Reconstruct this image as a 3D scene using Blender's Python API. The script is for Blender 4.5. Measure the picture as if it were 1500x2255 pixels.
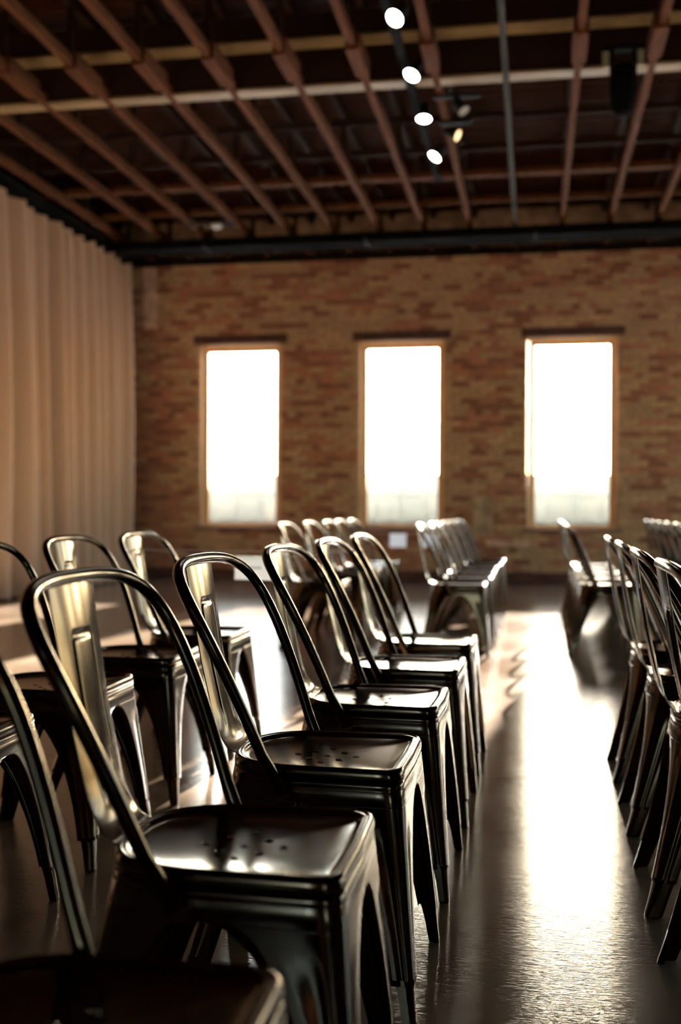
import bpy, bmesh, math, random
import numpy as np
from mathutils import Vector, Matrix

for o in list(bpy.data.objects):
    bpy.data.objects.remove(o)
scene = bpy.context.scene
C = scene.collection
R = random.Random(7)
PI = math.pi

# ------------------------------------------------------------------ camera
TH, PT, RO, CH = 0.1752, -0.0027, 0.0042, 0.9426
cam_d = bpy.data.cameras.new('camera')
cam_d.sensor_fit = 'HORIZONTAL'
cam_d.sensor_width = 24.0
cam_d.lens = 24.0 * 2408.3 / 1500.0
cam_d.clip_start = 0.05
cam_d.clip_end = 500
cam_d.dof.use_dof = True
cam_d.dof.focus_distance = 2.30
cam_d.dof.aperture_fstop = 2.3
cam = bpy.data.objects.new('camera', cam_d)
C.objects.link(cam)
rgt = Vector((math.cos(TH), math.sin(TH), 0))
fwd = Vector((-math.sin(TH) * math.cos(PT), math.cos(TH) * math.cos(PT), math.sin(PT)))
upv = rgt.cross(fwd)
r2 = rgt * math.cos(RO) + upv * math.sin(RO)
u2 = upv * math.cos(RO) - rgt * math.sin(RO)
m = Matrix((r2, u2, -fwd)).transposed().to_4x4()
m.translation = Vector((0, 0, CH))
cam.matrix_world = m
scene.camera = cam

# ------------------------------------------------------------------ world, sun, exposure
scene.view_settings.view_transform = 'Standard'
scene.view_settings.look = 'None'
scene.view_settings.gamma = 1.0
scene.view_settings.use_curve_mapping = False
scene.view_settings.exposure = 1.0
SUN_EL, SUN_AZ = math.radians(15.4), math.radians(6.6)      # azimuth from +Y towards +X
world = bpy.data.worlds.new('sky')
scene.world = world
world.use_nodes = True
wn = world.node_tree
bg = wn.nodes['Background']
sky = wn.nodes.new('ShaderNodeTexSky')
sky.sky_type = 'NISHITA'
sky.sun_disc = False
sky.sun_elevation = math.radians(12)
sky.sun_rotation = SUN_AZ
sky.air_density = 1.0
sky.dust_density = 0.8
sky.ozone_density = 1.6
wn.links.new(sky.outputs[0], bg.inputs[0])
bg.inputs[1].default_value = 1.2
sd = bpy.data.lights.new('sun', 'SUN')
sd.energy = 72
sd.angle = math.radians(0.6)
sd.color = (1.0, 0.94, 0.86)
sun = bpy.data.objects.new('sun', sd)
C.objects.link(sun)
sdir = Vector((math.sin(SUN_AZ) * math.cos(SUN_EL), math.cos(SUN_AZ) * math.cos(SUN_EL), math.sin(SUN_EL)))
sun.rotation_euler = sdir.to_track_quat('Z', 'Y').to_euler()
sun.location = sdir * 40

# ------------------------------------------------------------------ helpers
def link(name, me, mat=None, parent=None):
    o = bpy.data.objects.new(name, me)
    C.objects.link(o)
    if mat is not None and len(me.materials) == 0:
        me.materials.append(mat)
    if parent is not None:
        o.parent = parent
    return o

def mesh_of(name, verts, faces, smooth=False):
    me = bpy.data.meshes.new(name)
    me.from_pydata([tuple(v) for v in verts], [], faces)
    me.update()
    if smooth:
        me.polygons.foreach_set('use_smooth', [True] * len(me.polygons))
    return me

def bm_obj(name, bm, mat, parent=None, smooth=False):
    me = bpy.data.meshes.new(name)
    bmesh.ops.recalc_face_normals(bm, faces=bm.faces)
    bm.to_mesh(me)
    bm.free()
    if smooth:
        me.polygons.foreach_set('use_smooth', [True] * len(me.polygons))
    return link(name, me, mat, parent)

def add_box(bm, x0, x1, y0, y1, z0, z1, bev=0.0):
    r = bmesh.ops.create_cube(bm, size=1.0)
    vs = r['verts']
    for v in vs:
        v.co = Vector((x0 + (v.co.x + .5) * (x1 - x0), y0 + (v.co.y + .5) * (y1 - y0), z0 + (v.co.z + .5) * (z1 - z0)))
    if bev > 0:
        es = set(e for v in vs for e in v.link_edges)
        bmesh.ops.bevel(bm, geom=list(es), offset=bev, segments=1, affect='EDGES')
    return vs

def box_obj(name, mat, parent, *a, bev=0.0):
    bm = bmesh.new()
    add_box(bm, *a, bev=bev)
    return bm_obj(name, bm, mat, parent)

def tube_data(pts, radii, seg=12, n0=Vector((0, 1, 0)), caps=True):
    """radii: list of (ra, rb) along transported normal / binormal"""
    pts = [Vector(p) for p in pts]
    V, F = [], []
    n = n0.copy()
    for i, p in enumerate(pts):
        t = (pts[min(i + 1, len(pts) - 1)] - pts[max(i - 1, 0)]).normalized()
        n = (n - t * n.dot(t)).normalized()
        b = t.cross(n)
        ra, rb = radii[i] if isinstance(radii, list) else (radii, radii)
        for k in range(seg):
            a = 2 * PI * k / seg
            V.append(p + n * math.cos(a) * ra + b * math.sin(a) * rb)
    for i in range(len(pts) - 1):
        for k in range(seg):
            a, b_ = i * seg + k, i * seg + (k + 1) % seg
            F.append((a, b_, b_ + seg, a + seg))
    if caps:
        F.append(tuple(range(seg))[::-1])
        F.append(tuple(range((len(pts) - 1) * seg, len(pts) * seg)))
    return V, F

def tube_obj(name, mat, parent, pts, radii, seg=12, n0=Vector((0, 1, 0))):
    V, F = tube_data(pts, radii, seg, n0)
    return link(name, mesh_of(name, V, F, True), mat, parent)

def tag(o, label=None, cat=None, group=None, kind=None):
    if label: o['label'] = label
    if cat: o['category'] = cat
    if group: o['group'] = group
    if kind: o['kind'] = kind
    return o

def empty(name, loc, rz=0.0):
    o = bpy.data.objects.new(name, None)
    C.objects.link(o)
    o.location = loc
    o.rotation_euler = (0, 0, rz)
    o.empty_display_size = .1
    return o

# ------------------------------------------------------------------ materials
def new_mat(name):
    mt = bpy.data.materials.new(name)
    mt.use_nodes = True
    nt = mt.node_tree
    return mt, nt, nt.nodes['Principled BSDF']

def nd(nt, t, **kw):
    n = nt.nodes.new(t)
    for k, v in kw.items():
        setattr(n, k, v)
    return n

def mat_simple(name, col, rough=.5, spec=.5, metal=0.0, **kw):
    mt = mat_simple0(name, col, rough, metal, **kw)
    mt.node_tree.nodes['Principled BSDF'].inputs['Specular IOR Level'].default_value = spec
    return mt

def mat_simple0(name, col, rough=.5, metal=0.0, noise=0.0, scale=8.0, bump=0.0, stretch=(1, 1, 1), coat=0.0, col2=None):
    mt, nt, p = new_mat(name)
    p.inputs['Base Color'].default_value = (*col, 1)
    p.inputs['Roughness'].default_value = rough
    p.inputs['Metallic'].default_value = metal
    p.inputs['Coat Weight'].default_value = coat
    tc = nd(nt, 'ShaderNodeTexCoord')
    mp = nd(nt, 'ShaderNodeMapping')
    mp.inputs['Scale'].default_value = stretch
    nt.links.new(tc.outputs['Object'], mp.inputs[0])
    nz = nd(nt, 'ShaderNodeTexNoise')
    nz.inputs['Scale'].default_value = scale
    nz.inputs['Detail'].default_value = 5
    nt.links.new(mp.outputs[0], nz.inputs[0])
    if noise > 0:
        mx = nd(nt, 'ShaderNodeMix', data_type='RGBA')
        c2 = col2 if col2 else tuple(c * (1 - noise) for c in col)
        c1 = col if col2 else tuple(min(1, c * (1 + noise)) for c in col)
        mx.inputs[6].default_value = (*c1, 1)
        mx.inputs[7].default_value = (*c2, 1)
        rp = nd(nt, 'ShaderNodeMapRange')
        rp.inputs[1].default_value = .35
        rp.inputs[2].default_value = .65
        nt.links.new(nz.outputs[0], rp.inputs[0])
        nt.links.new(rp.outputs[0], mx.inputs[0])
        nt.links.new(mx.outputs[2], p.inputs['Base Color'])
    if bump > 0:
        bp = nd(nt, 'ShaderNodeBump')
        bp.inputs['Strength'].default_value = bump
        bp.inputs['Distance'].default_value = .01
        nt.links.new(nz.outputs[0], bp.inputs['Height'])
        nt.links.new(bp.outputs[0], p.inputs['Normal'])
    return mt

def emis(name, col, s):
    mt, nt, p = new_mat(name)
    p.inputs['Base Color'].default_value = (0, 0, 0, 1)
    p.inputs['Emission Color'].default_value = (*col, 1)
    p.inputs['Emission Strength'].default_value = s
    return mt

# dark gunmetal lacquered steel of the chairs
M = {}
mt, nt, p = new_mat('gunmetal_steel')
p.inputs['Base Color'].default_value = (.066, .043, .024, 1)
p.inputs['Metallic'].default_value = 1.0
p.inputs['Roughness'].default_value = .3
p.inputs['Coat Weight'].default_value = .08
p.inputs['Coat Roughness'].default_value = .12
tc = nd(nt, 'ShaderNodeTexCoord')
nz = nd(nt, 'ShaderNodeTexNoise'); nz.inputs['Scale'].default_value = 9; nz.inputs['Detail'].default_value = 6
rp = nd(nt, 'ShaderNodeMapRange'); rp.inputs[3].default_value = .12; rp.inputs[4].default_value = .20
nt.links.new(tc.outputs['Object'], nz.inputs[0]); nt.links.new(nz.outputs[0], rp.inputs[0]); nt.links.new(rp.outputs[0], p.inputs['Roughness'])
M['steel'] = mt
M['foot'] = mat_simple('dark_steel_foot', (.012, .012, .014), .35, metal=.5)
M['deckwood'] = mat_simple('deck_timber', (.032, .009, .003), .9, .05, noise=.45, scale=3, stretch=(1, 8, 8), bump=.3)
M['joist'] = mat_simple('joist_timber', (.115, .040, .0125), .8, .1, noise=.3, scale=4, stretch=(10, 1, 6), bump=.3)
M['beam'] = mat_simple('girder_timber', (.31, .215, .10), .55, noise=.35, scale=3, stretch=(1, 8, 8), bump=.3)  # pale colour carries the floor light on girder and ledger undersides
M['black'] = mat_simple('black_paint', (.004, .004, .004), .9, .05)
M['blackmetal'] = mat_simple('black_metal', (.012, .012, .013), .6, .15)
M['pipe'] = mat_simple('grey_conduit', (.045, .04, .03), .7, .1)
M['jamb'] = mat_simple('window_timber', (.55, .36, .2), .5, noise=.15, scale=5, stretch=(8, 8, 1))
M['beamdark'] = mat_simple('dark_girder', (.035, .016, .009), .8, .1)  # dark colour carries the shade on upright ceiling timber faces
M['sashwood'] = mat_simple('sash_timber', (.85, .52, .22), .5, noise=.15, scale=5, stretch=(8, 8, 1))  # golden colour stands in for the window glare over the sash timber
M['lintel'] = mat_simple('lintel_timber', (.10, .038, .02), .7, noise=.4, scale=4, stretch=(1, 6, 6), bump=.4)
M['sill'] = mat_simple('sill_timber', (.20, .11, .08), .6, noise=.3, scale=4, stretch=(1, 6, 6))
M['mortar'] = mat_simple('lime_mortar', (.42, .27, .16), .95, noise=.3, scale=6, bump=.5)
M['plaster'] = mat_simple('plaster', (.78, .50, .34), .9, noise=.3, scale=6, bump=.3)
M['conc'] = mat_simple('niche_infill', (.50, .34, .2), .9, noise=.3, scale=6, bump=.3)
M['wall'] = mat_simple('plain_wall', (.09, .07, .06), .9, noise=.2, scale=2)
M['paper'] = mat_simple('white_card', (.8, .82, .85), .7, noise=.04)
_n = M['paper'].node_tree; _p = _n.nodes['Principled BSDF']; _t = nd(_n, 'ShaderNodeBsdfTranslucent'); _t.inputs[0].default_value = (.9, .92, .95, 1); _m = nd(_n, 'ShaderNodeMixShader'); _m.inputs[0].default_value = .8
_n.links.new(_p.outputs[0], _m.inputs[1]); _n.links.new(_t.outputs[0], _m.inputs[2]); _n.links.new(_m.outputs[0], _n.nodes['Material Output'].inputs[0])
M['ink'] = mat_simple('grey_ink', (.3, .3, .32), .7)
M['string'] = mat_simple('ribbon', (.75, .62, .58), .5)
M['knot'] = mat_simple('ribbon_knot', (.06, .06, .05), .5)
M['facade'] = mat_simple('pale_render', (.29, .42, .54), .9, noise=.06, scale=.5)
M['facadepane'] = mat_simple('facade_glass', (.22, .33, .43), .8, noise=.1, scale=.7)
M['ground'] = mat_simple('pale_ground', (.8, .8, .78), .9, noise=.2, scale=.4)
M['lamp'] = emis('lamp_glow', (1, .93, .82), 40)
M['lampdim'] = emis('lamp_glow_dim', (1, .62, .28), 1.6)
M['palegreen'] = mat_simple('pale_plate', (.45, .43, .26), .5)  # pale yellowish patches beside the stage light head
M['offwhite'] = mat_simple('off_white_plastic', (.6, .6, .56), .5)
M['curtain'] = mat_simple('curtain_cloth', (.63, .425, .29), .95, noise=.05, scale=60, bump=.1)
M['curtain'].node_tree.nodes['Principled BSDF'].inputs['Sheen Weight'].default_value = .3

# glass: thin clear panes
mt = bpy.data.materials.new('clear_glass'); mt.use_nodes = True; nt = mt.node_tree; nt.nodes.clear()
out = nd(nt, 'ShaderNodeOutputMaterial'); mix = nd(nt, 'ShaderNodeMixShader'); tr = nd(nt, 'ShaderNodeBsdfTransparent'); gl = nd(nt, 'ShaderNodeBsdfGlossy')
tr.inputs[0].default_value = (.96, .97, .97, 1); gl.inputs['Roughness'].default_value = .02
mix.inputs[0].default_value = .05
nt.links.new(tr.outputs[0], mix.inputs[1]); nt.links.new(gl.outputs[0], mix.inputs[2]); nt.links.new(mix.outputs[0], out.inputs[0])
M['glass'] = mt

# brick: colour from a mesh attribute
mt, nt, p = new_mat('brick')
at = nd(nt, 'ShaderNodeAttribute'); at.attribute_name = 'col'
nz = nd(nt, 'ShaderNodeTexNoise'); nz.inputs['Scale'].default_value = 25; nz.inputs['Detail'].default_value = 5
tc = nd(nt, 'ShaderNodeTexCoord'); nt.links.new(tc.outputs['Object'], nz.inputs[0])
mx = nd(nt, 'ShaderNodeMix', data_type='RGBA', blend_type='MULTIPLY'); mx.inputs[0].default_value = .5
rp = nd(nt, 'ShaderNodeValToRGB'); rp.color_ramp.elements[0].position = .35; rp.color_ramp.elements[0].color = (.45, .42, .4, 1)
rp.color_ramp.elements[1].position = .65; rp.color_ramp.elements[1].color = (1.2, 1.15, 1.1, 1)
nt.links.new(nz.outputs[0], rp.inputs[0]); nt.links.new(at.outputs[0], mx.inputs[6]); nt.links.new(rp.outputs[0], mx.inputs[7])
nt.links.new(mx.outputs[2], p.inputs['Base Color']); p.inputs['Roughness'].default_value = .9
bp = nd(nt, 'ShaderNodeBump'); bp.inputs['Strength'].default_value = .5; bp.inputs['Distance'].default_value = .006
nt.links.new(nz.outputs[0], bp.inputs['Height']); nt.links.new(bp.outputs[0], p.inputs['Normal'])
M['brick'] = mt

# polished, scratched concrete floor
mt, nt, p = new_mat('polished_concrete')
tc = nd(nt, 'ShaderNodeTexCoord')
n1 = nd(nt, 'ShaderNodeTexNoise'); n1.inputs['Scale'].default_value = 1.3; n1.inputs['Detail'].default_value = 8; n1.inputs['Roughness'].default_value = .62
cr = nd(nt, 'ShaderNodeValToRGB')
cr.color_ramp.elements[0].position = .3; cr.color_ramp.elements[0].color = (.105, .067, .042, 1)
cr.color_ramp.elements[1].position = .72; cr.color_ramp.elements[1].color = (.245, .18, .127, 1)
nt.links.new(tc.outputs['Object'], n1.inputs[0]); nt.links.new(n1.outputs[0], cr.inputs[0]); nt.links.new(cr.outputs[0], p.inputs['Base Color'])
def scratch(rot, sc, stretch):
    mp = nd(nt, 'ShaderNodeMapping'); mp.inputs['Rotation'].default_value = (0, 0, rot); mp.inputs['Scale'].default_value = stretch
    z = nd(nt, 'ShaderNodeTexNoise'); z.inputs['Scale'].default_value = sc; z.inputs['Detail'].default_value = 3; z.inputs['Distortion'].default_value = .6
    nt.links.new(tc.outputs['Object'], mp.inputs[0]); nt.links.new(mp.outputs[0], z.inputs[0]); return z
s1, s2, s3 = scratch(.35, 22, (1, 14, 1)), scratch(-.5, 30, (1, 12, 1)), scratch(.05, 12, (1, 16, 1))
a1 = nd(nt, 'ShaderNodeMath', operation='ADD'); a2 = nd(nt, 'ShaderNodeMath', operation='ADD')
nt.links.new(s1.outputs[0], a1.inputs[0]); nt.links.new(s2.outputs[0], a1.inputs[1]); nt.links.new(a1.outputs[0], a2.inputs[0]); nt.links.new(s3.outputs[0], a2.inputs[1])
bp = nd(nt, 'ShaderNodeBump'); bp.inputs['Strength'].default_value = .24; bp.inputs['Distance'].default_value = .0012
nt.links.new(a2.outputs[0], bp.inputs['Height']); nt.links.new(bp.outputs[0], p.inputs['Normal'])
rr = nd(nt, 'ShaderNodeMapRange'); rr.inputs[1].default_value = .3; rr.inputs[2].default_value = .7; rr.inputs[3].default_value = .075; rr.inputs[4].default_value = .125
nt.links.new(n1.outputs[0], rr.inputs[0]); nt.links.new(rr.outputs[0], p.inputs['Roughness'])
p.inputs['Specular IOR Level'].default_value = .6
M['floor'] = mt
M['joint'] = mat_simple('floor_joint', (.03, .02, .015), .9)

# ------------------------------------------------------------------ room shell
YW, ZC, XL, XR, YB = 14.40, 4.27, -6.3, 9.0, -5.0
ZD = 4.86                                                            # underside of deck
floor = box_obj('floor', M['joint'], None, XL, XR, YB, YW + .3, -.12, -.012)
tag(floor, kind='structure')
jx = [XL, -3.05, 1.62, 5.3, XR]
jy = [YB, -.35, 3.90, 8.15, 12.4, YW + .02]
for i in range(4):
    for j in range(5):
        g = .0035
        box_obj('slab', M['floor'], floor, jx[i] + g, jx[i + 1] - g, jy[j] + g, jy[j + 1] - g, -.03, 0.0, bev=.0015)

WC = [-3.94, -1.735, .482, 2.70, 4.92, 7.14]                          # window centres in the far wall
WH, ZB, ZT = .575, .70, 3.185
def wall_with_openings(name, y0, y1, mat, centres, wh, zb, zt):
    bm = bmesh.new()
    xs = XL
    for c in centres:
        add_box(bm, xs, c - wh, y0, y1, 0, ZD + .2)
        add_box(bm, c - wh, c + wh, y0, y1, 0, zb)
        add_box(bm, c - wh, c + wh, y0, y1, zt, ZD + .2)
        xs = c + wh
    add_box(bm, xs, XR, y0, y1, 0, ZD + .2)
    return tag(bm_obj(name, bm, mat), kind='structure')
wall_back = wall_with_openings('wall_back', YW + .008, YW + .36, M['mortar'], WC, WH, ZB, ZT)
wall_left = tag(box_obj('wall_left', M['wall'], None, XL - .3, XL, YB, YW + .36, 0, ZD + .2), kind='structure')
SIDE_FILL = [6.2, 7.95, 9.7, 11.45, 13.2]                                # unseen side-wall windows, added to brighten curtain and brick wall
bm = bmesh.new()
ys = YB
for c in SIDE_FILL[:5]:
    add_box(bm, XR, XR + .3, ys, c - .75, 0, ZD + .2)
    add_box(bm, XR, XR + .3, c - .75, c + .75, 0, .6)
    add_box(bm, XR, XR + .3, c - .75, c + .75, 3.3, ZD + .2)
    ys = c + .75
add_box(bm, XR, XR + .3, ys, YW + .36, 0, ZD + .2)
wall_right = tag(bm_obj('wall_right', bm, M['wall']), kind='structure')
for i, c in enumerate(SIDE_FILL[:5]):
    w = empty('window_%d' % (i + 9), (XR, c, .6))
    tag(w, kind='structure')
    fr = bmesh.new()
    for y_ in (-.75, -.015, .72): add_box(fr, .12, .17, y_, y_ + .03, 0, 2.7)
    for z in (0.0, .9, 1.8, 2.67): add_box(fr, .12, .17, -.75, .75, z, z + .03)
    bm_obj('sash', fr, M['offwhite'], w)
    box_obj('pane', M['glass'], w, .143, .147, -.75, .75, 0, 2.7)
REAR_FILL = [-1.6, 4.0]  # unseen rear windows, added for a cool fill on the chairs
wall_front = wall_with_openings('wall_front', YB - .3, YB, M['wall'], REAR_FILL, .42, .9, 2.6)

# ---- bricks of the far wall
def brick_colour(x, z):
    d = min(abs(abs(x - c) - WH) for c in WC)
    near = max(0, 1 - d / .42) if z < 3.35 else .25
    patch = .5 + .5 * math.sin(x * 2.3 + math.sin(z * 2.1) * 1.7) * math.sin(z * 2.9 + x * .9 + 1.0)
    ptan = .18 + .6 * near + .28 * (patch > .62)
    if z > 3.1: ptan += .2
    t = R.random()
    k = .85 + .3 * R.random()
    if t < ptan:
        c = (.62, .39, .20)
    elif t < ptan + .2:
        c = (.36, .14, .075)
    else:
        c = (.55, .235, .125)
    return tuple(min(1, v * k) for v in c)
bricks = []
BL, BH, JT = .215, .063, .012
ncourse = int(ZC / (BH + JT)) + 1
for k in range(ncourse):
    z0 = .006 + k * (BH + JT)
    z1 = min(z0 + BH, ZC)
    x = XL + .02 - (.5 * (BL + JT) if k % 2 else 0) - (.25 * (BL + JT) if k % 6 == 5 else 0)
    Lx = BL if k % 6 != 5 else .1015
    while x < 4.2:
        segs = [(x, x + Lx)]
        for c in WC:
            ns = []
            for a, b in segs:
                lo, hi = c - WH, c + WH
                if z1 > ZB - .005 and z0 < ZT + .005 and b > lo and a < hi:
                    if a < lo - .04: ns.append((a, lo))
                    if b > hi + .04: ns.append((hi, b))
                else:
                    ns.append((a, b))
            segs = ns
        for a, b in segs:
            bricks.append((max(a, XL + .01), b, z0, z1))
        x += Lx + JT
def brick_geo(a, b, z0, z1, dx, ox=0, oz=0):
    e = .004
    y = YW - dx
    yb = YW + .012
    a, b, z0, z1 = a - ox, b - ox, z0 - oz, z1 - oz
    V = [(a, yb, z0), (b, yb, z0), (b, yb, z1), (a, yb, z1), (a, y + e, z0), (b, y + e, z0), (b, y + e, z1), (a, y + e, z1),
         (a + e, y, z0 + e), (b - e, y, z0 + e), (b - e, y, z1 - e), (a + e, y, z1 - e)]
    F = [(0, 1, 5, 4), (1, 2, 6, 5), (2, 3, 7, 6), (3, 0, 4, 7), (4, 5, 9, 8), (5, 6, 10, 9), (6, 7, 11, 10), (7, 4, 8, 11), (8, 9, 10, 11)]
    return V, F
def key(b):
    cx, cz = (b[0] + b[1]) / 2, (b[2] + b[3]) / 2
    full = (b[1] - b[0]) > .2
    vis = full and cx < 1.8 and cx > -5 and cz > .62 and cz < ZC - .1
    return (0 if vis else 1, cx * cx * .6 + (cz - 1.5) ** 2 * 2)
bricks.sort(key=key)
def set_col(me, cols):
    ca = me.color_attributes.new('col', 'FLOAT_COLOR', 'CORNER')
    arr = np.ones((len(me.loops), 4), dtype=np.float32)
    i = 0
    for pl in me.polygons:
        c = cols[pl.index // 9]
        for _ in pl.loop_indices:
            arr[i, :3] = c
            i += 1
    ca.data.foreach_set('color', arr.ravel())
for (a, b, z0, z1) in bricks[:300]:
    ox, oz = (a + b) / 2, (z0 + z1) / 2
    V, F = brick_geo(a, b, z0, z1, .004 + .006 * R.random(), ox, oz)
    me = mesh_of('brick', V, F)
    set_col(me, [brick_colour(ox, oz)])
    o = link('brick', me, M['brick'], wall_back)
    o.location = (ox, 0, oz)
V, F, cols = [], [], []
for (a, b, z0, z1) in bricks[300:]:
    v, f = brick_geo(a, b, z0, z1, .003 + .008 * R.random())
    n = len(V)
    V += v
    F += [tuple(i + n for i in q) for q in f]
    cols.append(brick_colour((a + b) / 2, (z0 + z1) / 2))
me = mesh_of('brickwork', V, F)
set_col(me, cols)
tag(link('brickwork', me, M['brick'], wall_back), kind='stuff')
def ragged(name, mat, parent, x0, x1, z0, z1, y0, y1, n=12, amp=.02):
    pts = []
    for i in range(n): pts.append((x0 + (x1 - x0) * i / n, z0 + R.uniform(-amp, amp)))
    for i in range(n): pts.append((x1 + R.uniform(-amp, amp), z0 + (z1 - z0) * i / n))
    for i in range(n): pts.append((x1 + (x0 - x1) * i / n, z1 + R.uniform(-amp, amp)))
    for i in range(n): pts.append((x0 + R.uniform(-amp, amp), z1 + (z0 - z1) * i / n))
    N = len(pts)
    V = [(a, y0, b) for a, b in pts] + [(a, y1, b) for a, b in pts]
    F = [tuple(range(N))] + [tuple(range(2 * N - 1, N - 1, -1))] + [(i, (i + 1) % N, (i + 1) % N + N, i + N) for i in range(N)]
    return link(name, mesh_of(name, V, F), mat, parent)
tag(ragged('plaster_scar', M['plaster'], wall_back, -5.31, -5.13, 3.42, 4.24, YW - .02, YW + .01), 'pale pinkish vertical strip of old plaster')
tag(ragged('filled_niche', M['conc'], wall_back, -.79, -.52, .60, 1.12, YW - .014, YW + .01, amp=.01), 'tan filled-in patch')
tag(ragged('plaster_band', M['plaster'], wall_back, -.62, -.05, .47, .54, YW - .016, YW + .01, amp=.01), 'pale horizontal plaster band')
tag(box_obj('baseboard_back', M['lintel'], None, XL + .02, XR - .02, YW - .035, YW - .001, .002, .13, bev=.004), kind='structure')

# ---- windows of the far wall
for i, c in enumerate(WC):
    w = empty('window_%d' % (i + 1), (c, YW, ZB))
    tag(w, kind='structure')
    def B(name, mat, x0, x1, y0, y1, z0, z1, parent=w, bev=.002):
        return box_obj(name, mat, parent, x0, x1, y0, y1, z0 - 0, z1 - 0, bev=bev)
    hh = ZT - ZB
    B('lintel', M['lintel'], -.655, .655, -.022, .04, hh - .004, hh + .118, bev=.006)
    B('window_sill', M['sill'], -.63, .63, -.05, .16, -.045, -.004, bev=.006)
    for s in (-1, 1):
        B('jamb', M['jamb'], min(s * .572, s * .555), max(s * .572, s * .555), .02, .33, 0, hh)
    B('head', M['jamb'], -.553, .553, .02, .33, hh - .024, hh - .002)
    fr = bmesh.new()
    for s in (-1, 1):
        add_box(fr, min(s * .553, s * .472), max(s * .553, s * .472), .12, .17, .002, hh - .026)
    add_box(fr, -.472, .472, .12, .17, .002, .055)
    add_box(fr, -.472, .472, .12, .17, hh - .105, hh - .026)
    fo = bm_obj('sash', fr, M['sashwood'], w)
    for k, (xa, xb) in enumerate([(-.472, .472)]):
        B('pane', M['glass'], xa, xb, .142, .146, .055, hh - .105, parent=fo, bev=0)
for i, c in enumerate(REAR_FILL):  # frames and panes of the added rear fill windows
    w = empty('window_%d' % (i + 7), (c, YB, .9))
    tag(w, kind='structure')
    fr = bmesh.new()
    for x in (-.42, .39): add_box(fr, x, x + .03, -.18, -.13, 0, 1.7)
    for z in (0.0, .83, 1.67): add_box(fr, -.42, .42, -.18, -.13, z, z + .03)
    bm_obj('sash', fr, M['offwhite'], w)
    box_obj('pane', M['glass'], w, -.42, .42, -.157, -.153, 0, 1.7)

# ------------------------------------------------------------------ ceiling
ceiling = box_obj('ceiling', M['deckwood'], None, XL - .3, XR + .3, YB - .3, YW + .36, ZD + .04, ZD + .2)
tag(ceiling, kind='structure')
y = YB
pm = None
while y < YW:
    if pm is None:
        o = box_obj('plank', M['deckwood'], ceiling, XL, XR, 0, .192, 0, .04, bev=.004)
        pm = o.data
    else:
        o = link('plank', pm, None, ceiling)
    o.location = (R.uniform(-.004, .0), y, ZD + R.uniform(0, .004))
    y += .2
ZJ = 4.30
xs = [.3125 + .544 * k for k in range(-12, 17)]
jm = None
for k, x in enumerate(xs):
    if k - 12 == -1: continue
    if x < XL + .05 or x > XR - .05: continue
    if jm is None:
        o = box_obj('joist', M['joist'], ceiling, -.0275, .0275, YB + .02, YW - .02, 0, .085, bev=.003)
        jm = o.data
        bm = bmesh.new()
        add_box(bm, -.0275, .0275, YB + .02, YW - .02, .46, ZD - ZJ - .003)
        yy = YB + .5
        while yy < YW - .3:
            add_box(bm, -.02, .02, yy, yy + .06, .086, .459)
            yy += 1.37
        tm = bm_obj('truss_web', bm, M['beamdark'], ceiling).data  # webs coloured dark for the shade above the joists
        tw = bpy.data.objects['truss_web']
    else:
        o = link('joist', jm, None, ceiling)
        tw = link('truss_web', tm, None, ceiling)
    tw.location = (x, 0, ZJ)
    o.location = (x + R.uniform(-.008, .008), 0, ZJ)
    sp = box_obj('splice_block', M['joist'], ceiling, x - .052, x + .052, 7.84, 8.38, ZJ - .02, ZJ + .12, bev=.004)
# girder crossing the joists, lit undersides and shaded faces set by colour
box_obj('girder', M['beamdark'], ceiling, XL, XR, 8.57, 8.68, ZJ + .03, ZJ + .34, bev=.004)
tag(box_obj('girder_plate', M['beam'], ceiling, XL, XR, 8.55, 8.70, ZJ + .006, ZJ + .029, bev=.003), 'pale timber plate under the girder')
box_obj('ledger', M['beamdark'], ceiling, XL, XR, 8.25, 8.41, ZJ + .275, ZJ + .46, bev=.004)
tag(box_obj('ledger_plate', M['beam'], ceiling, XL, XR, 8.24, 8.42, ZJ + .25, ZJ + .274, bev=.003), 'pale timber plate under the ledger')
# rows of blocking between the joists, two coloured as if in shade
for (yy, t, z, mt_) in ((11.3, .11, .075, 'joist'), (12.35, .05, .09, 'joist'), (9.8, .02, .12, 'beamdark'), (10.75, .04, .15, 'beamdark'), (6.0, .05, .1, 'joist'), (2.5, .05, .1, 'joist')):
    for k in range(len(xs) - 1):
        a, b = xs[k] + .034, xs[k + 1] - .034
        if a < XL or b > XR: continue
        dz = R.uniform(-.004, .004)
        box_obj('blocking', M[mt_], ceiling, a, b, yy, yy + t, ZJ + z + dz, ZJ + z + .06 + dz)
tag(box_obj('trim_1', M['black'], None, XL + .01, XR - .01, 14.20, YW - .004, ZC, ZJ - .002), kind='structure')
o = tube_obj('conduit', M['pipe'], ceiling, [(-.2315, YB + .05, ZJ - .01), (-.2315, 4, ZJ - .012), (-.2315, 9, ZJ - .01), (-.2315, YW - .1, ZJ - .01)], .024, 10, Vector((1, 0, 0)))
tag(o, 'grey pipe running with the joists')

# black duct slung under the joists in front of the far wall
d = empty('duct', (0, 13.1, ZJ - .13))
tag(d, 'long black duct slung under the joists in front of the brick wall', 'duct')
box_obj('duct_body', M['black'], d, -5.2, 8.5, -.22, .22, -.03, .08, bev=.02)
for k in range(-4, 8, 2):
    box_obj('duct_strap', M['blackmetal'], d, k - .015, k + .015, -.235, .235, -.035, .085)
    box_obj('duct_hanger', M['blackmetal'], d, k - .01, k + .01, -.01, .01, .085, .129)
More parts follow.
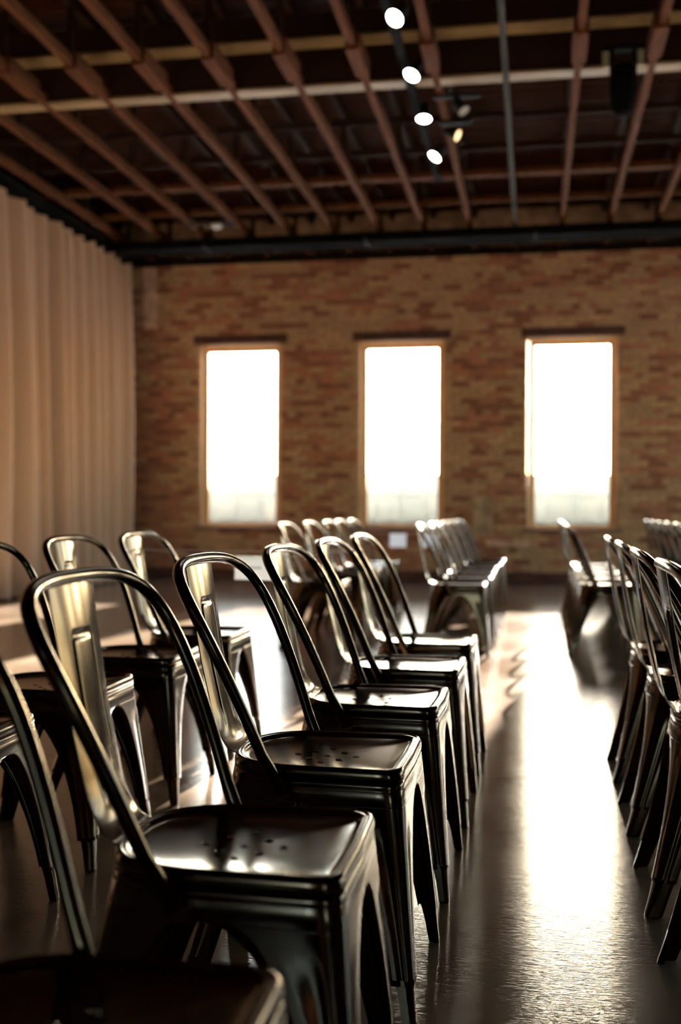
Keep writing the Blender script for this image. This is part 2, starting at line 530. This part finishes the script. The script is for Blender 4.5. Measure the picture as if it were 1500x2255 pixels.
# curtain track
tr = empty('curtain_track', (-5.42, 9.5, 4.30))
tag(tr, 'black curtain track under the ceiling above the beige curtain', 'curtain track')
box_obj('rail', M['black'], tr, -.12, .16, -6.6, 4.6, -.03, -.002, bev=.006)

# ------------------------------------------------------------------ curtain
def curtain():
    ny, nz_ = 900, 26
    Y0, Y1 = 4.0, 13.93
    ph = 0
    X, Yl = [], []
    amp, cur = .07, 0
    rnd = random.Random(3)
    wl, am = .2, .07
    nodes = []
    y = Y0
    while y < Y1 + .4:
        w_ = rnd.uniform(.11, .20)
        nodes.append((y, (1 if len(nodes) % 2 else -1) * rnd.uniform(.08, .16)))
        y += w_
    V, F = [], []
    k = 0
    for i in range(ny + 1):
        yy = Y0 + (Y1 - Y0) * i / ny
        while k < len(nodes) - 2 and nodes[k + 1][0] < yy: k += 1
        t = (yy - nodes[k][0]) / (nodes[k + 1][0] - nodes[k][0])
        t = t * t * (3 - 2 * t)
        off = nodes[k][1] * (1 - t) + nodes[k + 1][1] * t
        for j in range(nz_ + 1):
            v = j / nz_
            z = .02 + (4.18 - .02) * v
            z += (.02 * math.sin(yy * 21)) * (v ** 12)
            f = 1.0 - .35 * v ** 3
            wob = .02 * math.sin(v * 5 + yy * 1.7) * (1 - v)
            lean = .09 * (1 - v) if True else 0
            V.append((-5.38 + off * 1.25 * f + wob + lean * .3, yy + (1 - v) * .0 + .018 * math.sin(v * 4 + yy * 3), z))
    for i in range(ny):
        for j in range(nz_):
            a = i * (nz_ + 1) + j
            F.append((a, a + nz_ + 1, a + nz_ + 2, a + 1))
    return mesh_of('curtain', V, F, True)
cu = link('curtain', curtain(), M['curtain'])
tag(cu, 'floor-length pleated beige curtain hanging along the left side of the hall', 'curtain')

# ------------------------------------------------------------------ outside
g = box_obj('ground', M['ground'], None, -150, 150, YW + .4, 220, -.6, -.5)
tag(g, kind='structure')
g2 = box_obj('ground', M['ground'], None, -150, 150, -120, YB - .4, -.6, -.5)
tag(g2, kind='structure')
ob = empty('parapet_wall', (2, 15.3, -.5))
tag(ob, 'pale panelled parapet wall seen outside through the lower part of the windows', 'wall')
box_obj('wall_core', M['facade'], ob, -9, 9, .02, .18, 0, 1.905)
box_obj('coping', M['facade'], ob, -9.02, 9.02, -.005, .20, 1.905, 1.93, bev=.004)
pm2 = None
for k in range(44):
    for j, (z0, hh_) in enumerate(((.95, .30), (1.28, .33), (1.63, .25))):
        if pm2 is None: pm2 = {}
        if j not in pm2:
            o = box_obj('panel', M['facadepane'], ob, -.145, .145, 0, .019, 0, hh_, bev=.003)
            pm2[j] = o.data
        else:
            o = link('panel', pm2[j], None, ob)
        o.location = (-7.4 + k * .34, 0, z0)

# ------------------------------------------------------------------ the metal chair
NQ = 12
QL = [-1, -.85, -.7, -.56, -.45, -.36, -.3, -.25, -.17, -.085, 0, .085, .17, .25, .3, .36, .45, .56, .7, .85, 1]
ZTOP, ZA = .435, .392
XM_T, XM_F = .02, .005
def top_pt(front, side, s):
    """s in [-1,1]; s=+1 side middle, s=-1 front/rear middle; side = +-1 in y"""
    if front:
        xf, w, r = .205, .174, .036
        if abs(s) <= .22:
            a = PI / 4 + (s / .22) * PI / 4
            x = xf - r + r * math.cos(a); y = w - r + r * math.sin(a)
        elif s > 0:
            t = (s - .22) / .78
            x = (xf - r) + (XM_T - (xf - r)) * t; y = w - .005 * t
        else:
            t = (-s - .22) / .78
            x = xf + .003 * t; y = (w - r) * (1 - t)
    else:
        a = PI / 4 + s * PI / 4
        n = 2.5
        x = XM_T - (XM_T + .152) * max(0, math.cos(a)) ** (2 / n)
        y = .169 * max(0, math.sin(a)) ** (2 / n)
    return x, side * y
def foot_pt(front, side, s):
    cx, cy, r = (.242, .222, .012) if front else (-.232, .197, .016)
    sx = 1 if front else -1
    mid = .2085
    if abs(s) <= .22:
        a = PI / 4 + (s / .22) * PI / 4
        x = cx - sx * r + sx * r * math.cos(a); y = cy - r + r * math.sin(a)
    elif s > 0:
        t = (s - .22) / .78
        x = (cx - sx * r) + (XM_F - (cx - sx * r)) * t; y = cy + (mid - cy) * t
    else:
        t = (-s - .22) / .78
        x = cx; y = (cy - r) * (1 - t)
    return x, side * y
def surf(front, side, s, z, inset=0.0):
    t = z / ZTOP
    if t < 1: t = t ** (1.0 if front else .92)
    a, b = foot_pt(front, side, s), top_pt(front, side, s)
    x, y = a[0] + (b[0] - a[0]) * t, a[1] + (b[1] - a[1]) * t
    if inset:
        # move towards the chair's centre line, perpendicular to the face we are on
        cx = .02
        if abs(s) < .22:
            k = s / .22
            wx, wy = (1 - k) / 2, (1 + k) / 2
        else:
            wx, wy = (0, 1) if s > 0 else (1, 0)
        if not front:
            dx, dy = cx - x, -y
            L = math.hypot(dx, dy) or 1
            if s > -.6: wx, wy = abs(dx) / L, abs(dy) / L
            x += inset * wx * (1 if dx > 0 else -1); y += inset * wy * (-1 if y > 0 else 1)
        else:
            x -= inset * wx; y -= side * inset * wy
    return Vector((x, y, z))
def send(z, sgn):
    o = (1 - min(1, (z / ZA)) ** 2.7) ** (1 / 1.9) if z < ZA else 0
    s_floor = .315 if sgn > 0 else .32
    return 1 - (1 - s_floor) * o
def qs(q, e):
    if abs(q) <= .25: return q / .25 * .22
    sg = 1 if q > 0 else -1
    return sg * (.22 + (e - .22) * (abs(q) - .25) / .75)
def leg_mesh(front, side):
    zs = [.078, .09, .12, .16, .2, .24, .275, .305, .33, .35, .365, .376, .384, .389, ZA]
    V, F = [], []
    nc = len(QL) + 2
    for z in zs:
        e1, e2 = send(z, -1), send(z, 1)
        row = []
        sA = qs(-1, e1); sB = qs(1, e2)
        row.append(surf(front, side, sA, z, .011))
        for q in QL:
            s = qs(q, e1 if q < 0 else e2)
            ins = 0
            if .3 <= abs(q) <= .45 and z < .34: ins = .0025
            row.append(surf(front, side, s, z, ins))
        row.append(surf(front, side, sB, z, .011))
        V += row
    for i in range(len(zs) - 1):
        for j in range(nc - 1):
            a = i * nc + j
            F.append((a, a + 1, a + nc + 1, a + nc))
    me = mesh_of('leg', V, F, True)
    bm = bmesh.new(); bm.from_mesh(me)
    bmesh.ops.recalc_face_normals(bm, faces=bm.faces)
    bmesh.ops.solidify(bm, geom=list(bm.faces), thickness=.0016)
    bm.to_mesh(me); bm.free()
    me.polygons.foreach_set('use_smooth', [True] * len(me.polygons))
    return me
def foot_mesh(front, side):
    V, F = [], []
    qq = [-1, -.6, -.25, -.1, 0, .1, .25, .6, 1]
    zs = [0, .004, .05, .074, .088]
    for i, z in enumerate(zs):
        e = [.265, .268, .275, .285, .295][i]
        for q in qq: V.append(surf(front, side, qs(q, e), z, .002 if i else .003))
        for q in reversed(qq): V.append(surf(front, side, qs(q, e), z, .016))
    n = 2 * len(qq)
    for i in range(len(zs) - 1):
        for j in range(n):
            F.append((i * n + j, i * n + (j + 1) % n, (i + 1) * n + (j + 1) % n, (i + 1) * n + j))
    for base in (0, (len(zs) - 1) * n):
        for j in range(len(qq) - 1):
            F.append((base + j, base + j + 1, base + n - 2 - j, base + n - 1 - j))
    bm = bmesh.new()
    me = mesh_of('foot', V, F)
    bm.from_mesh(me); bmesh.ops.recalc_face_normals(bm, faces=bm.faces); bm.to_mesh(me); bm.free()
    return me
def loop_params():
    L = []
    QD = [k / 10 for k in range(-10, 11)]
    def ss(q): return q
    sl = [-1, -.8, -.6, -.42, -.3, -.22, -.15, -.075, 0, .075, .15, .22, .3, .42, .6, .8, 1]
    for s in sl[:-1]: L.append((True, 1, s))
    for s in reversed(sl[1:]): L.append((False, 1, s))
    for s in sl[:-1]: L.append((False, -1, s))
    for s in reversed(sl[1:]): L.append((True, -1, s))
    return L
LP = loop_params()
def ring_mesh(name, rows):
    V, F = [], []
    for z, ins in rows:
        for (f, sd_, s) in LP: V.append(surf(f, sd_, s, z, ins))
    n = len(LP)
    for i in range(len(rows) - 1):
        for j in range(n):
            F.append((i * n + j, i * n + (j + 1) % n, (i + 1) * n + (j + 1) % n, (i + 1) * n + j))
    return V, F
def apron_mesh():
    rows = [(ZA - .001, .0), (.398, 0), (.418, 0), (.4190, .0005), (.4210, .0005), (.4222, 0), (.434, .0), (.436, .006)]
    V, F = ring_mesh('seat_frame', rows)
    n0 = len(V)
    return mesh_of('seat_frame', V, F, True)
def seat_mesh():
    c = Vector((.03, 0, 0))
    prof = [(.994, .436), (1.004, .4375), (1.006, .443), (1.0, .450), (.985, .4565), (.965, .4590), (.950, .4575), (.940, .4565), (.928, .4575), (.913, .4570), (.895, .4530),
            (.84, .4500), (.72, .4470), (.55, .4445), (.38, .4430), (.2, .4422)]
    V, F = [], []
    n = len(LP)
    def ring(sc, z):
        for (f, sd_, s) in LP:
            x, y = top_pt(f, sd_, s)
            V.append(Vector((c.x + (x - c.x) * sc, y * sc, z)))
    for sc, z in prof: ring(sc, z)
    V.append(Vector((c.x, 0, .4420)))
    ct = len(V) - 1
    m_ = len(prof)
    for i in range(m_ - 1):
        for j in range(n):
            F.append((i * n + j, i * n + (j + 1) % n, (i + 1) * n + (j + 1) % n, (i + 1) * n + j))
    for j in range(n): F.append(((m_ - 1) * n + j, (m_ - 1) * n + (j + 1) % n, ct))
    # underside
    base = len(V)
    und = [(.985, .436), (.90, .445), (.5, .439), (.15, .4375)]
    for sc, z in und: ring(sc, z)
    for j in range(n): F.append((j, base + j, base + (j + 1) % n, (j + 1) % n))
    for i in range(len(und) - 1):
        for j in range(n):
            F.append((base + i * n + j, base + (i + 1) * n + j, base + (i + 1) * n + (j + 1) % n, base + i * n + (j + 1) % n))
    F.append(tuple(base + (len(und) - 1) * n + j for j in range(n)))
    me = mesh_of('seat', V, F, True)
    bm = bmesh.new(); bm.from_mesh(me); bmesh.ops.recalc_face_normals(bm, faces=bm.faces); bm.to_mesh(me); bm.free()
    return me
def holes_mesh():
    V, F = [], []
    N = 12
    for (hx, hy) in [(-.03, 0), (.03, 0), (.09, 0), (0, .032), (.06, .032), (0, -.032), (.06, -.032), (.03, .064), (.03, -.064)]:
        d0 = math.hypot(hx - .03, hy) / .17
        z = .4423 + .0028 * d0
        b0 = len(V)
        for rr_, dz in ((.0072, -.0004), (.0066, .0007), (.0050, .0007), (.0042, .0001), (.0042, -.004)):
            for k in range(N):
                V.append((hx + rr_ * math.cos(2 * PI * k / N), hy + rr_ * math.sin(2 * PI * k / N), z + dz))
        for i in range(4):
            for k in range(N): F.append((b0 + i * N + k, b0 + i * N + (k + 1) % N, b0 + (i + 1) * N + (k + 1) % N, b0 + (i + 1) * N + k))
    for (hx, hy) in [(-.03, 0), (.03, 0), (.09, 0), (0, .032), (.06, .032), (0, -.032), (.06, -.032), (.03, .064), (.03, -.064)]:
        z = .4424 + .0028 * math.hypot(hx - .03, hy) / .17
        b0 = len(V)
        for k in range(N): V.append((hx + .0043 * math.cos(2 * PI * k / N), hy + .0043 * math.sin(2 * PI * k / N), z + .0002))
        F.append(tuple(b0 + k for k in range(N)))
    me = mesh_of('drain_holes', V, F, False)
    me.materials.append(M['steel']); me.materials.append(M['black'])
    for i, pl in enumerate(me.polygons):
        pl.material_index = 1 if i >= 9 * 4 * N else 0
    return me
def bez(P, t):
    return P[0] * (1 - t) ** 3 + P[1] * 3 * (1 - t) ** 2 * t + P[2] * 3 * (1 - t) * t * t + P[3] * t ** 3
def hoop_half(side, n=22):
    P = [Vector(v) for v in ((-.036, .193 * side, .4355), (-.166, .270 * side, .807), (-.240, .311 * side, .839), (-.240, 0, .839))]
    return [bez(P, i / n) for i in range(n + 1)]
def hoop_mesh():
    a, b = hoop_half(-1), hoop_half(1)
    a[0].z += .004
    pts = [Vector((-.018, -.1795, .405)), Vector((-.024, -.181, .418)), Vector((-.030, -.186, .432))] + a[1:] + b[:-1][::-1][:-1] + [Vector((-.030, .186, .432)), Vector((-.024, .181, .418)), Vector((-.018, .1795, .405))]
    rad = [(.0112, .0112)] * len(pts)
    rad[0] = rad[-1] = (.0022, .013); rad[1] = rad[-2] = (.003, .014); rad[2] = rad[-3] = (.0065, .013)
    V, F = tube_data(pts, rad, 14, Vector((0, 1, 0)))
    return mesh_of('back_hoop', V, F, True)
def splat_mesh():
    nu, nv = 76, 70
    V, F = [], []
    prof = [(0, -.128, .4545), (.03, -.143, .4565), (.07, -.157, .466), (.12, -.167, .487), (.25, -.181, .535), (.5, -.204, .636), (.75, -.222, .738), (1, -.238, .836)]
    def pr(v):
        for i in range(len(prof) - 1):
            if v <= prof[i + 1][0]:
                t = (v - prof[i][0]) / (prof[i + 1][0] - prof[i][0])
                return prof[i][1] + (prof[i + 1][1] - prof[i][1]) * t, prof[i][2] + (prof[i + 1][2] - prof[i][2]) * t
        return prof[-1][1:]
    for iv in range(nv + 1):
        v = iv / nv
        x, z = [sum(q) / 3 for q in zip(pr(max(0, v - .02)), pr(v), pr(min(1, v + .02)))]
        hw = .068 + .016 * v + .006 * max(0, (.15 - v) / .15)
        for iu in range(nu + 1):
            u = -1 + 2 * iu / nu
            y = u * hw
            xo = -.010 * (u * u) * min(1, v * 5) * (1 - .3 * v)
            # embossed inverted U groove
            gw = .44
            if v < .80:
                du = abs(abs(u) - gw) * hw
                if v > .76:
                    cu_, cv = gw - .12, .76
                    dd = math.hypot(max(0, abs(u) - cu_) * hw, max(0, v - cv) * .39) - .12 * hw
                    du = abs(dd) if abs(u) > cu_ else abs((v - .76) * .39 - .12 * hw)
                fade = min(1, max(0, (v - .16) / .12))
                xo -= .0042 * fade * math.exp(-(du / .0030) ** 2)
            V.append(Vector((x + xo, y, z)))
    for i in range(nv):
        for j in range(nu):
            a = i * (nu + 1) + j
            F.append((a, a + 1, a + nu + 2, a + nu + 1))
    me = mesh_of('back_splat', V, F, True)
    bm = bmesh.new(); bm.from_mesh(me)
    bmesh.ops.solidify(bm, geom=list(bm.faces), thickness=.0018)
    bmesh.ops.recalc_face_normals(bm, faces=bm.faces)
    bm.to_mesh(me); bm.free()
    me.polygons.foreach_set('use_smooth', [True] * len(me.polygons))
    return me
def brace_mesh(sgn):
    # flat bar running diagonally under the seat from a front leg to a rear leg
    a = surf(True, sgn, 0, .24, .006); b = surf(False, -sgn, 0, .24, .006)
    n = 12
    V, F = [], []
    d_ = (b - a).normalized(); nn = Vector((-d_.y, d_.x, 0)).normalized()
    for i in range(n + 1):
        t = i / n
        p_ = a.lerp(b, t)
        p_.z = .24 + .165 * math.sin(PI * t) ** .7 + (.003 if sgn > 0 else 0)
        p_.z = min(p_.z, .405 + (.003 if sgn > 0 else -.001))
        for (q, w_) in ((-.011, -.001), (.011, -.001), (.011, .001), (-.011, .001)):
            V.append(p_ + nn * q + Vector((0, 0, w_)))
    for i in range(n):
        for j in range(4):
            F.append((i * 4 + j, i * 4 + (j + 1) % 4, (i + 1) * 4 + (j + 1) % 4, (i + 1) * 4 + j))
    F += [(0, 1, 2, 3), (4 * n + 3, 4 * n + 2, 4 * n + 1, 4 * n)]
    return mesh_of('cross_brace', V, F)

def make_chair():
    t = empty('metal_chair', (0, 0, 0))
    S = M['steel']
    se = link('seat', seat_mesh(), S, t)
    tag(link('drain_holes', holes_mesh(), S, se), kind='stuff')
    link('seat_frame', apron_mesh(), S, t)
    link('back_hoop', hoop_mesh(), S, t)
    link('back_splat', splat_mesh(), S, t)
    for f in (True, False):
        for s in (-1, 1):
            lg = link('leg', leg_mesh(f, s), S, t)
            link('foot', foot_mesh(f, s), S, lg)
    for s in (-1, 1):
        link('cross_brace', brace_mesh(s), S, t)
    return t
def copy_tree(o, parent=None):
    c = o.copy()
    C.objects.link(c)
    c.parent = parent
    for ch in o.children:
        copy_tree(ch, c)
    return c
proto = make_chair()
if 'seat' in proto.children[0].name and len(proto.children[0].data.materials) == 0:
    proto.children[0].data.materials.append(M['steel'])

BT = -.0082
def to_bld(X, Y):
    return X * math.cos(BT) - Y * math.sin(BT), X * math.sin(BT) + Y * math.cos(BT)
ordn = ['first', 'second', 'third', 'fourth', 'fifth', 'sixth', 'seventh']
CHAIRS = []
G1 = 'near centre row of metal chairs'
lab = ['closest dark metal chair, only tube and seat edge showing at bottom left',
       'large blurred metal chair at left front, whole tan backrest plate showing',
       'dark metal chair with crisp back hoop, directly behind the large left front one',
       'dark metal chair third from the far end of the near centre row',
       'dark metal chair second from the far end of the near centre row',
       'dark metal chair at the far end of the near centre row']
for (x, yv, r), l in zip([(-.466, .955, 0), (-.464, 1.569, 1.0), (-.459, 2.177, -.4), (-.456, 2.835, -.3), (-.452, 3.456, -.2), (-.454, 4.104, 0)], lab):
    CHAIRS.append((x, yv, r, l, G1))
G2 = 'near left row of metal chairs'
lab = ['dark metal chair at left edge whose seat corner only shows behind the closest tube',
       'dark metal chair of the left row, brown seat, hoop cut by left edge',
       'dark metal chair of the left row whose hoop rises behind the large front chair',
       'dark metal chair ending the left row, ribbon knotted to its backrest']
for (x, yv, r), l in zip([(-1.380, 2.25, 0), (-1.378, 2.877, 0), (-1.378, 3.53, .3), (-1.378, 4.18, -.3)], lab):
    CHAIRS.append((x, yv, r, l, G2))
G3 = 'near right row of metal chairs'
lab = ['nearest chair of the right row, only its hoop side showing at right edge',
       'second nearest dark metal chair of the right row, hoop leaning at the right edge',
       'middle dark metal chair of the right row beside the sunlit aisle',
       'dark metal chair second from the far end of the right row by the aisle',
       'dark metal chair ending the near right row, its hoop highest in line']
for (x, yv, r), l in zip([(.468, 1.56, .5), (.468, 2.19, .2), (.466, 2.806, -.3), (.468, 3.445, 0), (.468, 4.07, .3)], lab):
    CHAIRS.append((x, yv, r, l, G3))
G4 = 'far centre row of metal chairs'
for k, (yv, dx) in enumerate([(7.24, 0), (7.93, .01), (8.58, 0), (9.26, -.01), (9.93, .005), (10.75, .0)]):
    CHAIRS.append((-.572 + dx, yv, R.uniform(-1, 1), ('dark metal chair heading the blurred far centre row, side arch open to view' if k == 0 else
                   'blurred dark metal chair, %s from the front of the far centre row' % ordn[k]), G4))
G5 = 'far left row of metal chairs'
for k, (yv, dx) in enumerate([(7.33, 0), (8.12, 0), (8.80, .01), (9.42, -.01), (10.0, 0)]):
    CHAIRS.append((-1.52 + dx, yv, R.uniform(-1, 1), ('blurred dark metal chair heading the far left row beyond the ribbon' if k == 0 else
                   'blurred metal chair, %s from the front of far left row beyond the ribbon' % ordn[k]), G5))
G6 = 'far right row of metal chairs'
for k, yv in enumerate([7.46, 8.11, 8.76, 9.40, 10.05]):
    CHAIRS.append((.385, yv, R.uniform(-.6, .6), ('dark metal chair heading the far right row, dazzling seat under the third window' if k == 0 else
                   'dark metal chair, %s of the far right row under the third window' % ordn[k]), G6))
G7 = 'rightmost far row of metal chairs'
for k, yv in enumerate([8.72, 9.36, 9.98, 10.6, 11.2]):
    CHAIRS.append((1.24, yv, R.uniform(-.6, .6), 'blurred metal chair, %s from the right in the far right-edge row' % ordn[k], G7))
chair_objs = []
for i, (x, yv, r, l, g_) in enumerate(CHAIRS):
    o = proto if i == 0 else copy_tree(proto)
    bx_, by_ = to_bld(x, yv)
    o.location = (bx_, by_, 0)
    o.rotation_euler = (0, 0, BT + math.radians(r))
    tag(o, l, 'chair', g_)
    chair_objs.append(o)

# ------------------------------------------------------------------ ribbons and paper signs
def sag(a, b, s, n=24):
    a, b = Vector(a), Vector(b)
    return [a.lerp(b, i / n) + Vector((0, 0, -s * 4 * (i / n) * (1 - i / n))) for i in range(n + 1)]
rb = empty('ribbon', (-1.13, 4.15, .78))
tag(rb, 'thin pale ribbon strung between backrests across the gap of the near rows', 'ribbon')
A = Vector((-1.585, 4.19, .780)); Bp = Vector((-.635, 4.03, .790))
off = Vector((-1.13, 4.15, .78))
SG = Vector((-1.22, 4.16, .755)); SG2 = Vector((-1.05, 4.13, .748))
tube_obj('ribbon_strand', M['string'], rb, [p_ - off for p_ in sag(A, Bp, .006)], .0019, 6)
tube_obj('ribbon_strand', M['string'], rb, [p_ - off for p_ in sag(A, SG, .002) + sag(SG, SG2, 0)[1:] + sag(SG2, Bp, .003)[1:]], .0019, 6)
kn = bmesh.new(); bmesh.ops.create_icosphere(kn, subdivisions=2, radius=.009)
for v in kn.verts: v.co = Vector((v.co.x * .7, v.co.y * 1.3, v.co.z)) + (A - off) + Vector((.004, 0, 0))
tag(bm_obj('knot', kn, M['knot'], rb, smooth=True), 'small dark knot')
def card(name, centre, w_, h_, rz, label, lines=True):
    c = empty(name, centre, rz)
    tag(c, label, 'sign')
    bm = bmesh.new()
    add_box(bm, -w_ / 2, w_ / 2, -.0006, .0006, -h_ / 2, h_ / 2)
    bm_obj('card', bm, M['paper'], c)
    if lines:
        bm = bmesh.new()
        x = -w_ * .22
        for k in range(8):
            ww = R.uniform(.004, .008)
            add_box(bm, x, x + ww, -.0010, -.0007, -.004 + R.uniform(-.002, .001), .005 + R.uniform(-.001, .002))
            x += ww + .003
        tag(bm_obj('lettering', bm, M['ink'], c), 'faint grey handwritten line', kind='stuff')
    return c
card('paper_sign', (-1.075, 4.128, .712), .158, .094, -.16, 'white paper sign hanging from the ribbon between the near rows')
r2b = empty('ribbon', (-1.2, 10.6, .70))
tag(r2b, 'far blurred ribbon strung between the last chairs of the far rows', 'ribbon')
a_, b_ = Vector((-1.66, 10.08, .735)), Vector((-.72, 10.83, .73))
tube_obj('ribbon_strand', M['string'], r2b, [p_ - Vector((-1.2, 10.6, .70)) for p_ in sag(a_, b_, .02)], .002, 6)
card('paper_sign', (-1.28, 10.38, .645), .16, .13, .2, 'blurred white paper sign on the far ribbon, left one, by the back hoops', lines=False)
card('paper_sign', (-.98, 10.62, .64), .17, .13, .2, 'blurred white paper sign on the far ribbon, right one, beside the far centre row', lines=False)

# ------------------------------------------------------------------ ceiling lamps
def spotlamp(loc, aim, label, mat, r=.058, bar=None):
    t = empty('track_spotlight', loc)
    tag(t, label, 'lamp', 'track spotlights under the joists')
    q = Vector(aim).normalized().to_track_quat('Z', 'Y').to_matrix().to_4x4()
    bm = bmesh.new()
    N = 24
    prof = [(r * .35, -.15), (r * .6, -.145), (r * .72, -.11), (r * .8, -.06), (r * 1.06, -.012), (r * 1.08, .004), (r * .99, .004), (r * .97, -.008)]
    rings = [[bm.verts.new((a * math.cos(2 * PI * k / N), a * math.sin(2 * PI * k / N), z)) for k in range(N)] for a, z in prof]
    for i in range(len(rings) - 1):
        for k in range(N): bm.faces.new((rings[i][k], rings[i][(k + 1) % N], rings[i + 1][(k + 1) % N], rings[i + 1][k]))
    bm.faces.new(rings[0][::-1])
    bmesh.ops.transform(bm, matrix=q, verts=bm.verts)
    bm_obj('housing', bm, M['blackmetal'], t, smooth=True)
    bm = bmesh.new()
    c = bm.verts.new((0, 0, .0))
    rg = [bm.verts.new((r * .985 * math.cos(2 * PI * k / N), r * .985 * math.sin(2 * PI * k / N), -.006)) for k in range(N)]
    for k in range(N): bm.faces.new((rg[k], rg[(k + 1) % N], c))
    bmesh.ops.transform(bm, matrix=q, verts=bm.verts)
    bm_obj('lens', bm, mat, t)
    top = ZJ - loc[2]
    back = q @ Vector((0, 0, -.09))
    pts = [back + Vector((0, 0, 0)), Vector((back.x, back.y, back.z + .06)), Vector((back.x, back.y, top - (.055 if bar is None else .031)))]
    tube_obj('stem', M['blackmetal'], t, pts, .009, 8, Vector((1, 0, 0)))
    if bar: box_obj('mount_bar', M['blackmetal'], t, bar[0] - loc[0], bar[1] - loc[0], back.y - .02, back.y + .02, top - .030, top - .001)
    return t
LX = -.93
lights = [((-.935, 7.28, 4.25), (-.38, -.62, -.75)), ((-.93, 8.26, 4.25), (-.34, -.45, -.8)), ((-.93, 9.20, 4.25), (-.02, -.3, -1)), ((-.93, 10.20, 4.25), (-.5, -.35, -.75))]
ln = ['uppermost lit round spotlight at the top of the photo', 'second lit round spotlight from the top, level with the girder',
      'third lit round spotlight from the top, facing straight down', 'lowest lit round spotlight, nearest the brick wall']
trk = empty('lighting_track', (LX - .04, 8.7, ZJ))
tag(trk, 'black lighting track carrying the lit round spotlights', 'lighting track')
for (l, a), n_ in zip(lights, ln):
    lz = (l[0], l[1], 4.19)
    k = (4.19 - CH) / (4.25 - CH)
    l2 = (l[0] * k, l[1] * k, 4.19)
    spotlamp((l2[0], l2[1], 4.17), a, n_, M['lamp'])
box_obj('track', M['black'], trk, -.03, .03, -2.2, 2.4, -.048, -.001)
spotlamp((-.66, 9.45, 4.16), (.75, -.25, -.45), 'dim amber spotlight seen edge-on beside the lowest lit one', M['lampdim'], .05, (-.82, -.55))
spotlamp((-.57, 8.85, 4.15), (.5, -.3, -.8), 'unlit black spotlight to the right of the lit line', M['offwhite'], .05, (-.82, -.45))
# smoke detector
sm = empty('smoke_detector', (-3.70, 12.42, ZJ - .002))
tag(sm, 'round off-white smoke detector under the joists at upper left', 'smoke detector')
bm = bmesh.new()
N = 24
prof = [(.075, 0), (.075, -.02), (.06, -.035), (.03, -.045), (.001, -.046)]
rings = [[bm.verts.new((a * math.cos(2 * PI * k / N), a * math.sin(2 * PI * k / N), z)) for k in range(N)] for a, z in prof]
for i in range(len(rings) - 1):
    for k in range(N): bm.faces.new((rings[i][k], rings[i][(k + 1) % N], rings[i + 1][(k + 1) % N], rings[i + 1][k]))
bm.faces.new(rings[0])
bmesh.ops.translate(bm, verts=bm.verts, vec=(0, 0, -.018))
bm_obj('detector_body', bm, M['offwhite'], sm, smooth=True)
box_obj('mount_bar', M['blackmetal'], sm, -.36, .24, -.02, .02, -.018, .001)
# hanging stage lamp, upper right
st = empty('stage_light', (.62, 8.15, 3.98))
tag(st, 'black moving-head stage light hanging at the upper right between two pale plates', 'stage light')
bm = bmesh.new()
prof = [(.001, -.185), (.05, -.18), (.075, -.15), (.088, -.08), (.09, .0), (.085, .12), (.07, .17), (.001, .18)]
rings = [[bm.verts.new((a * math.cos(2 * PI * k / N), a * math.sin(2 * PI * k / N), z)) for k in range(N)] for a, z in prof]
for i in range(len(rings) - 1):
    for k in range(N): bm.faces.new((rings[i][k], rings[i][(k + 1) % N], rings[i + 1][(k + 1) % N], rings[i + 1][k]))
bmesh.ops.remove_doubles(bm, verts=bm.verts, dist=.002)
bm_obj('lamp_head', bm, M['black'], st, smooth=True)
bm = bmesh.new()
add_box(bm, -.15, .15, -.06, .06, .285, .305, bev=.005)
add_box(bm, -.045, .045, -.05, .05, .305, .319)
bm_obj('yoke_base', bm, M['black'], st)
for s in (-1, 1):
    box_obj('yoke_arm', M['black'], st, min(s * .095, s * .07), max(s * .095, s * .07), -.03, .03, -.03, .29, bev=.004)
    tag(box_obj('side_plate', M['palegreen'], st, min(s * .10, s * .145), max(s * .10, s * .145), -.012, .0, .17, .28), 'pale yellowish plate')

bpy.context.view_layer.update()
